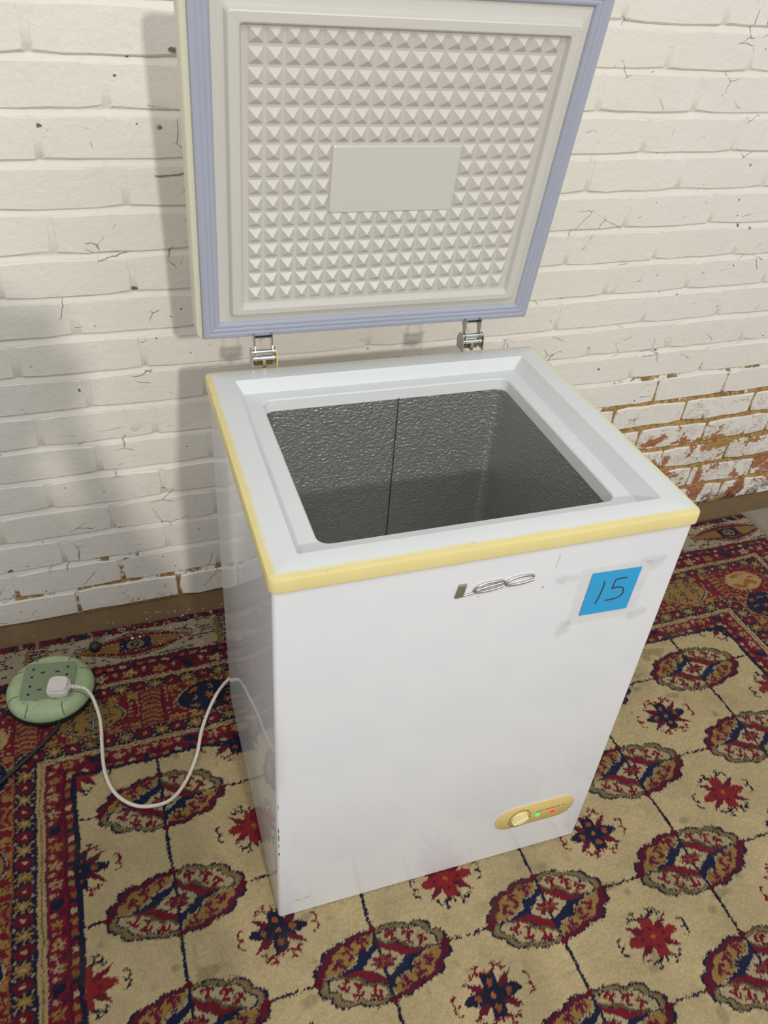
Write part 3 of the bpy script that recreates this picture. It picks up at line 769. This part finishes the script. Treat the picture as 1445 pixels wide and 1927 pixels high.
for v in bm.verts: v.co.y -= .0008*abs(math.sin(v.co.x*90+v.co.z*60))
o = obj('plastic_sleeve', bm, M_SLEEVE, nt, 60); o['label'] = 'clear creased plastic sleeve'
def ink(pts):
    bm = bmesh.new(); tube(bm, spline([(N_(x, z)[0], .0004, N_(x, z)[1]) for x, z in pts], 6), .0011, 6); obj('digit', bm, M_INK, nt, 60)
ink([(.5013, .7399), (.5017, .7283), (.5002, .7143), (.4962, .6948)])
ink([(.5401, .7395), (.5320, .7397), (.5236, .7395), (.5209, .7383), (.5196, .7300), (.5190, .7215), (.5240, .7226), (.5302, .7222), (.5370, .7198), (.5408, .7140), (.5408, .7068), (.5352, .7005), (.5250, .6985), (.5125, .6984)])
tapes = [[(.4096, .7656), (.4160, .7640), (.4254, .7715), (.4330, .7672), (.4514, .7672), (.4578, .7570), (.4430, .7560), (.4256, .7519), (.4170, .7580)],
         [(.5515, .7737), (.5774, .7789), (.5900, .7760), (.6020, .7723), (.5990, .7640), (.5940, .7660), (.5963, .7543), (.5815, .7467), (.5740, .7600)],
         [(.5640, .6600), (.5622, .6500), (.5675, .6470), (.5855, .6475), (.5930, .6530), (.6008, .6613), (.5950, .6640), (.5897, .6706), (.5760, .6640)],
         [(.4559, .6732), (.4640, .6640), (.4616, .6557), (.4540, .6420), (.4491, .6367), (.4430, .6400), (.4376, .6474), (.4400, .6580), (.4445, .6703)]]
rt = random.Random(9)
for poly in tapes:
    bm = bmesh.new(); ctr = Vector((sum(p[0] for p in poly)/len(poly)-.516, 0, sum(p[1] for p in poly)/len(poly)-.714))
    ring = [bm.verts.new((x-.516, -.0012+rt.uniform(-.0016, .0008), z-.714)) for x, z in poly]
    mid = [bm.verts.new(((v.co.x+ctr.x)/2+rt.uniform(-.002, .002), -.0010+rt.uniform(-.0060, .0015), (v.co.z+ctr.z)/2+rt.uniform(-.002, .002))) for v in ring]
    cv = bm.verts.new((ctr.x, -.001, ctr.z)); n_ = len(ring)
    for k in range(n_):
        bm.faces.new((ring[k], ring[(k+1) % n_], mid[(k+1) % n_], mid[k])); bm.faces.new((mid[k], mid[(k+1) % n_], cv))
    obj('tape_scrap', bm, M_TAPE, nt, 20)
bm = bmesh.new(); prism(bm, [N_(*q) for q in ((.4094, .7820), (.4112, .7818), (.4132, .8096), (.4114, .8100))], .0014, .0018); obj('tape_scrap', bm, M_TAPE, nt)

# ================================================================ round green extension socket
def green_mat():
    k = NT('dirty_green_plastic'); c = k.coord(); n1 = k.noise(c, 22, 5, .65); n2 = k.noise(c, 160, 3)
    col = k.mix(n1, srgb(138, 156, 112), srgb(186, 202, 158)); col = k.mix(k.step(n2, .62, .75, 0, .5), col, srgb(72, 86, 62))
    k.set(Base_Color=col, Roughness=.36, Specular_IOR_Level=.5); k.bump(n2, .0006); return k.m
M_GREEN = green_mat()
M_PLATE = simple('grey_green_plate', srgb(126, 140, 108), .5, var=.08, scale=40)
M_BLACK = simple('black_plastic', (.012, .012, .012), .45)
M_SEAM = simple('seam_shadow_gap', (.03, .04, .025), .8)
sk = empty('extension_socket', (-.389, .657, 0), math.radians(-8)); tag(sk, 'round green four way extension socket on the carpet left of the freezer', 'extension socket')
def lathe(bm, prof, seg=56, cap0=True, cap1=True):
    loft(bm, [[(r*math.cos(2*PI*k/seg), r*math.sin(2*PI*k/seg), z) for k in range(seg)] for r, z in prof], cap0, cap1)
bm = bmesh.new(); lathe(bm, [(.088, 0), (.095, .002), (.0972, .008), (.0955, .0135), (.088, .015)]); obj('base_ring', bm, M_BLACK, sk, 40)
bm = bmesh.new(); lathe(bm, [(.0890, .0135), (.0935, .0140), (.0960, .0185), (.0950, .0250), (.0900, .0335), (.0820, .0400), (.0740, .0430), (.0600, .0445), (.0010, .0450)]); obj('top_cover', bm, M_GREEN, sk, 40)
# waisted socket plate, raised a little, with rounded concave sides
pl = []
for k in range(4):
    a0 = PI/4+k*PI/2
    for da in np.linspace(-.16, .16, 4): pl.append((.0735*math.cos(a0+da)*.98, .0735*math.sin(a0+da)*.98))
    for da in (.42, .62, PI/4, PI/2-.62, PI/2-.42):
        rr_ = .054+.010*abs(math.cos(2*(a0+da)))*0; pl.append((rr_*math.cos(a0+da)*(1.02), rr_*math.sin(a0+da)*1.02))
bm = bmesh.new(); loft(bm, [[(x*f, y*f, z) for x, y in pl] for f, z in ((1.03, .0425), (1.02, .0462), (1.0, .0472))], cap1=True); obj('cover_trim', bm, M_GREEN, sk, 35)
bm = bmesh.new(); loft(bm, [[(x, y, z) for x, y in rrect(-.0570, .0570, -.0540, .0540, .014, 5)] for z in (.0455, .0482)]+[[(x*.985, y*.985, .0490) for x, y in rrect(-.0570, .0570, -.0540, .0540, .014, 5)]], cap1=True); obj('socket_plate', bm, M_PLATE, sk, 35)
bm = bmesh.new()
for k in range(4):
    a0 = PI/4+k*PI/2
    for da in (-.33, .33):
        pts = [(r*math.cos(a0+da*f), r*math.sin(a0+da*f), z) for r, z, f in ((.0720, .0436, .78), (.0800, .0412, .95), (.0890, .0350, 1.0), (.0950, .0255, 1.0))]
        tube(bm, pts, .0008, 5)
obj('cover_seam', bm, M_SEAM, sk, 60)
# sockets: earth slot towards the middle, live and neutral outside
for (cx, cy), sx in (((-.0265, .0245), 1), ((.0265, .0245), -1), ((-.0265, -.0265), 1), ((.0265, -.0265), -1)):
    so = empty('socket_outlet', (cx, cy, .049)); so.parent = sk
    for nm, lo_, hi_ in (('earth_slot', (sx*.0105-.0048, -.0023, -.0015), (sx*.0105+.0048, .0023, .0004)), ('live_slot', (-sx*.0115-.0027, .0085, -.0015), (-sx*.0115+.0027, .0150, .0004)), ('neutral_slot', (-sx*.0115-.0027, -.0150, -.0015), (-sx*.0115+.0027, -.0085, .0004))):
        bm = bmesh.new(); box(bm, lo_, hi_, .0003, 1); obj(nm, bm, M_BLACK, so)
# its own black lead
bm = bmesh.new(); ci, si = math.cos(-math.radians(-8)), math.sin(-math.radians(-8))
def loc(x, y, z): x, y = x+.389, y-.657; return (x*ci-y*si, x*si+y*ci, z)
tube(bm, spline([loc(-.372, .580, .010), loc(-.378, .552, .006), loc(-.405, .520, .0045), loc(-.441, .483, .0045), loc(-.492, .437, .0045), loc(-.56, .385, .0045), loc(-.66, .33, .0045)], 8), .0045, 10)
obj('black_lead', bm, M_BLACK, sk, 60)

# ================================================================ freezer plug and white flex
M_FLEX = simple('white_flex', srgb(222, 214, 196), .45, var=.04, scale=20)
M_PLUG = simple('white_plug_plastic', srgb(224, 214, 204), .4, var=.05, scale=30)
pw = empty('power_cord', (-.366, .622, .0490), math.radians(-14)); tag(pw, 'white plug and flex running from the socket to the freezer', 'power cord')
bm = bmesh.new()
def prr(f, z, dx=0): return [(x*f+dx, y*f, z) for x, y in [(-.0245, -.0120), (-.0245, .0120), (-.0200, .0205), (-.0100, .0240), (.0120, .0235), (.0215, .0190), (.0245, .0110), (.0245, -.0110), (.0215, -.0190), (.0120, -.0235), (-.0100, -.0240), (-.0200, -.0205)]][::-1]
loft(bm, [prr(.97, .0004), prr(1.0, .003), prr(1.0, .012), prr(.97, .0145), prr(.90, .016), prr(.88, .0215), prr(.80, .0240)], cap0=True, cap1=True)
obj('plug', bm, M_PLUG, pw, 35)
bm = bmesh.new()
for k in range(5): cyl(bm, (.0250+.0050*k, 0, .0105-.0006*k), (.0278+.0050*k, 0, .0101-.0006*k), .0062-.0004*k, seg=14)
cyl(bm, (.022, 0, .0108), (.049, 0, .0078), .0036, seg=12); obj('strain_relief', bm, M_PLUG, pw, 40)
bm = bmesh.new(); m_i = (Matrix.Translation((-.366, .622, .0490)) @ Matrix.Rotation(math.radians(-14), 4, 'Z')).inverted()
cord = [(-.3185, .6105, .0562), (-.3060, .6030, .0500), (-.2960, .5880, .0330), (-.2880, .5560, .0120), (-.2860, .5200, .0050), (-.2865, .4820, .0042), (-.2840, .4110, .0042), (-.2680, .3540, .0042), (-.2380, .3170, .0042), (-.2030, .3010, .0042), (-.1590, .3040, .0042), (-.1230, .3400, .0042), (-.0920, .4010, .0042), (-.0710, .4680, .0042), (-.0370, .5370, .0060), (-.0050, .5740, .0140), (.0300, .5900, .0260), (.0600, .5800, .0340), (.0700, .5480, .0360)]
tube(bm, [m_i @ p for p in spline(cord, 8)], .0039, 12); obj('flex', bm, M_FLEX, pw, 60)

# ================================================================ small things on the carpet
bm = bmesh.new()
lathe(bm, [(.006, 0), (.0115, .002), (.0140, .008), (.0138, .014), (.0110, .020), (.0060, .0235), (.0010, .0245)], 20)
o = obj('castor_ball', bm, M_BLACK, None, 50); o.location = (-.2890, .7760, -.001); tag(o, 'small black round knob lying on the carpet near the wall', 'knob')
bm = bmesh.new(); tube(bm, spline([(0, .016, .0013), (-.0016, .006, .0016), (-.0008, -.006, .0013), (-.0034, -.017, .0013)], 5), .0014, 8)
o = obj('wire_offcut', bm, simple('blue_wire', srgb(90, 150, 178), .4), None, 60); o.location = (-.3010, .5450, 0); tag(o, 'short blue scrap of wire on the carpet beside the white flex', 'wire')
# flakes of wall paint scattered along the foot of the wall: uncountable, one object
rf = random.Random(21); bm = bmesh.new()
def flake(x, y, s_, z=.0005):
    a0 = rf.uniform(0, 6.28); k_ = rf.choice((4, 5)); z += rf.uniform(0, .001)
    top = [bm.verts.new((x+s_*rf.uniform(.5, 1)*math.cos(a0+6.283*i/k_), y+s_*rf.uniform(.4, 1)*math.sin(a0+6.283*i/k_), z+rf.uniform(0, .0012))) for i in range(k_)]
    ap = bm.verts.new((x, y, z-.0008))
    bm.faces.new(top)
    for i in range(k_): bm.faces.new((top[(i+1) % k_], top[i], ap))
for _ in range(170): flake(rf.gauss(-.13, .10), min(.893, .80+rf.gauss(0, .045)), rf.uniform(.0008, .0026))
for _ in range(25): flake(rf.uniform(-.3, .0), rf.uniform(.35, .8), rf.uniform(.0006, .0018))
for _ in range(45): flake(rf.uniform(1.1, 1.75), rf.uniform(.60, .89), rf.uniform(.0007, .0020))
for _ in range(60): flake(rf.uniform(-.3, 1.5), rf.uniform(-.35, .5), rf.uniform(.0004, .0010))
flake(1.555, .835, .006); flake(-.2, .79, .006)
fl = obj('paint_flakes', bm, simple('flaked_paint', srgb(232, 226, 212), .6), None); tag(fl, 'white paint flakes scattered over the carpet below the wall', 'paint flakes', kind='stuff')

# ================================================================ the photographer, whose shadow falls on the wall at the left
def skin_obj(name, chains, mat, parent, sub=2, root=0):
    """chains: lists of (x, y, z, radius or (rx, ry)); equal points are shared so the limbs join"""
    vs, rad, ed, ix = [], [], [], {}
    for ch in chains:
        prev = None
        for x, y, z, rd in ch:
            key = (round(x, 4), round(y, 4), round(z, 4))
            if key not in ix: ix[key] = len(vs); vs.append((x, y, z)); rad.append(rd if hasattr(rd, '__len__') else (rd, rd))
            i = ix[key]
            if prev is not None: ed.append((prev, i))
            prev = i
    me = bpy.data.meshes.new(name); me.from_pydata(vs, ed, []); me.update(); me.materials.append(mat)
    o = bpy.data.objects.new(name, me); COL.objects.link(o); o.parent = parent
    sk_ = o.modifiers.new('skin', 'SKIN'); sk_.use_smooth_shade = True
    for i, v in enumerate(me.skin_vertices[0].data): v.radius = rad[i]; v.use_root = (i == root)
    ss = o.modifiers.new('sub', 'SUBSURF'); ss.levels = 1; ss.render_levels = sub
    return o
M_SKIN = simple('skin', (.52, .32, .23), .5, var=.05, scale=25)
M_JACKET = simple('dark_jacket_cloth', (.025, .028, .035), .85, var=.15, scale=40, bump=.001)
M_TROUSER = simple('dark_blue_denim', (.03, .04, .07), .85, var=.15, scale=60, bump=.001)
M_HAIR = simple('dark_hair', (.03, .02, .014), .6, var=.3, scale=90, bump=.002)
M_SHOE = simple('dark_shoe', (.02, .02, .02), .5)
PP = Vector((-.170, -1.13, .0)); PR = math.radians(-16)
ps = empty('person', PP, PR); tag(ps, 'standing person in dark jacket behind the camera casting the rounded shadow at left', 'person')
inv_p = (Matrix.Translation(PP) @ Matrix.Rotation(PR, 4, 'Z')).inverted()
cm = cam.rotation_euler.to_matrix(); c_r, c_u, c_f = cm @ Vector((1, 0, 0)), cm @ Vector((0, 1, 0)), cm @ Vector((0, 0, -1))
ph_c = Vector(cam.location)-c_f*.010-c_u*.045+c_r*.018
def inp(v): return tuple(inv_p @ Vector(v))
hands = {}
for sx in (-1, 1):
    # the palm lies beside the phone, four fingers curl round its back, the thumb lies on the screen side
    base = ph_c+c_r*(sx*.060)-c_u*.040-c_f*.030
    hands[sx] = base
HL, HR = inp(hands[-1]), inp(hands[1])
def armch(sx, h, extra=0.0, upto=None):
    ch = [(0, .0, 1.335, (.135+extra, .095+extra)), (sx*.10, -.005, 1.375, .070+extra), (sx*.155, -.005, 1.355, .054+extra), (sx*.168, .06, 1.215, .047+extra), (sx*.150, .120, 1.085, .041+extra),
          ((sx*.150+h[0])/2, (.12+h[1])/2, (1.085+h[2])/2-.005, .036+extra), (h[0], h[1]-.035, h[2]-.035, .026+extra*.8)]
    return ch[:upto] if upto else ch
torso = [(0, 0, .93, (.135, .100)), (0, .005, 1.08, (.125, .092)), (0, 0, 1.22, (.140, .100)), (0, .0, 1.335, (.135, .095)), (0, .005, 1.43, .068), (0, .020, 1.490, .052)]
headc = [(0, .020, 1.490, .052), (0, .047, 1.535, .070), (0, .048, 1.595, .084), (0, .034, 1.640, .086), (0, .024, 1.680, .064)]
legs = [[(0, 0, .93, (.135, .100)), (sx*.088, 0, .84, .082), (sx*.095, .012, .66, .072), (sx*.100, .020, .475, .054), (sx*.105, -.005, .30, .050), (sx*.110, -.020, .085, .036), (sx*.115, .060, .040, .034), (sx*.122, .140, .030, .028)] for sx in (-1, 1)]
skin_obj('body', [torso, headc, armch(-1, HL), armch(1, HR)]+legs, M_SKIN, ps)
fat = lambda rd, q: (rd[0]+q, rd[1]+q) if hasattr(rd, '__len__') else (rd+q, rd+q)
bm = bmesh.new()
prof = ((.80, .168, .122, .0), (.802, .178, .130, .0), (.93, .176, .128, .0), (1.08, .168, .120, .004), (1.22, .174, .122, .0), (1.33, .178, .118, .0), (1.385, .160, .100, 0), (1.415, .120, .088, .002), (1.440, .086, .078, .008), (1.462, .078, .074, .012), (1.462, .070, .066, .012))
loft(bm, [[(rx*math.cos(2*PI*k/36)+.004*math.sin(5*2*PI*k/36+z*30)*(z < 1.3), yo+ry*math.sin(2*PI*k/36), z) for k in range(36)] for z, rx, ry, yo in prof])
obj('jacket', bm, M_JACKET, ps, 80)
for sx, h in ((-1, HL), (1, HR)): skin_obj('sleeve', [[(sx*.070, -.002, 1.370, .074), (sx*.125, -.004, 1.372, .072)]+[(x, y, z, rd+.013) for x, y, z, rd in armch(sx, h)[2:6]]], M_JACKET, ps)
fat = lambda rd, q: (rd[0]+q, rd[1]+q) if hasattr(rd, '__len__') else (rd+q, rd+q)
for lg in legs: skin_obj('trouser_leg', [[(lg[1][0]*.62, 0, .905, (.090, .098))]+[(x, y, z, fat(rd, .012)) for x, y, z, rd in lg[1:6]]], M_TROUSER, ps)
for sx in (-1, 1):
    skin_obj('shoe', [[(sx*.109, -.055, .042, .040), (sx*.113, .02, .046, .044), (sx*.119, .100, .040, .042), (sx*.125, .175, .032, .032)]], M_SHOE, ps)
# hair, face
bm = bmesh.new(); bmesh.ops.create_uvsphere(bm, u_segments=28, v_segments=18, radius=1, matrix=Matrix.Translation((0, .022, 1.640)) @ Matrix.Diagonal((.098, .108, .100, 1)))
for v in bm.verts:
    if v.co.y > .085 and v.co.z < 1.685: v.co.y = .085-(v.co.y-.085)*.6
    v.co += Vector((1, 1, 1))*(.003*math.sin(v.co.x*160)*math.sin(v.co.z*130+v.co.y*90))
obj('hair', bm, M_HAIR, ps, 80)
M_EYE = simple('eye_white', (.75, .73, .70), .25); M_IRIS = simple('iris', (.06, .035, .02), .2); M_LIP = simple('lip', (.42, .16, .13), .45)
for sx in (-1, 1):
    bm = bmesh.new(); bmesh.ops.create_uvsphere(bm, u_segments=14, v_segments=10, radius=.0110, matrix=Matrix.Translation((sx*.032, .117, 1.603))); e_ = obj('eye', bm, M_EYE, ps, 80)
    bm = bmesh.new(); bmesh.ops.create_uvsphere(bm, u_segments=12, v_segments=8, radius=.0062, matrix=Matrix.Translation((sx*.032, .1240, 1.600))); obj('iris', bm, M_IRIS, e_, 80)
    bm = bmesh.new(); bmesh.ops.create_uvsphere(bm, u_segments=12, v_segments=10, radius=1, matrix=Matrix.Translation((sx*.086, .030, 1.595)) @ Matrix.Diagonal((.009, .020, .030, 1))); obj('ear', bm, M_SKIN, ps, 80)
skin_obj('nose', [[(0, .122, 1.612, .008), (0, .136, 1.585, .011), (0, .128, 1.570, .012)]], M_SKIN, ps)
bm = bmesh.new(); bmesh.ops.create_uvsphere(bm, u_segments=16, v_segments=8, radius=1, matrix=Matrix.Translation((0, .112, 1.545)) @ Matrix.Diagonal((.024, .010, .007, 1))); obj('mouth', bm, M_LIP, ps, 80)
# hands
for sx in (-1, 1):
    h = hands[sx]; W_ = lambda v: inp(v)
    wrist = Vector(inp(h)); wrist = (wrist.x, wrist.y-.035, wrist.z-.035)
    pc = W_(h+c_u*.006)
    chains = [[(*wrist, .024), (*pc, (.020, .026))]]
    for k_, (ln, up) in enumerate(((.88, .050), (1.0, .030), (.95, .010), (.78, -.010))):
        a_ = h+c_u*up+c_f*.012; b_ = a_+c_f*(.026*ln)-c_r*(sx*.002); c_ = b_+c_f*.006-c_r*(sx*.020*ln); d_ = c_-c_r*(sx*.018*ln)-c_f*.004
        chains.append([(*pc, (.020, .026)), (*W_(a_), .0098), (*W_(b_), .0090), (*W_(c_), .0082), (*W_(d_), .0072)])
    t0 = h+c_u*.022-c_r*(sx*.006)-c_f*.004; t1 = t0+c_u*.022-c_r*(sx*.014)+c_f*.006; t2 = t1+c_u*.018-c_r*(sx*.010)+c_f*.002
    chains.append([(*pc, (.020, .026)), (*W_(t0), .0125), (*W_(t1), .0105), (*W_(t2), .0088)])
    skin_obj('hand', chains, M_SKIN, ps)
# the phone held in front, just behind the viewpoint
bm = bmesh.new(); box(bm, (-.036, -.075, -.0085), (.036, .075, 0), .003, 2)
phn = obj('phone', bm, M_BLACK, None, 40); phn.matrix_world = Matrix.Translation(ph_c) @ cm.to_4x4() @ Matrix.Translation((0, 0, .0090)); tag(phn, 'black phone held up by the person behind the camera', 'phone')
bm = bmesh.new(); box(bm, (-.033, -.071, .0001), (.033, .071, .0005)); 
obj('screen', bm, simple('dark_glass_screen', (.02, .022, .026), .1), phn)
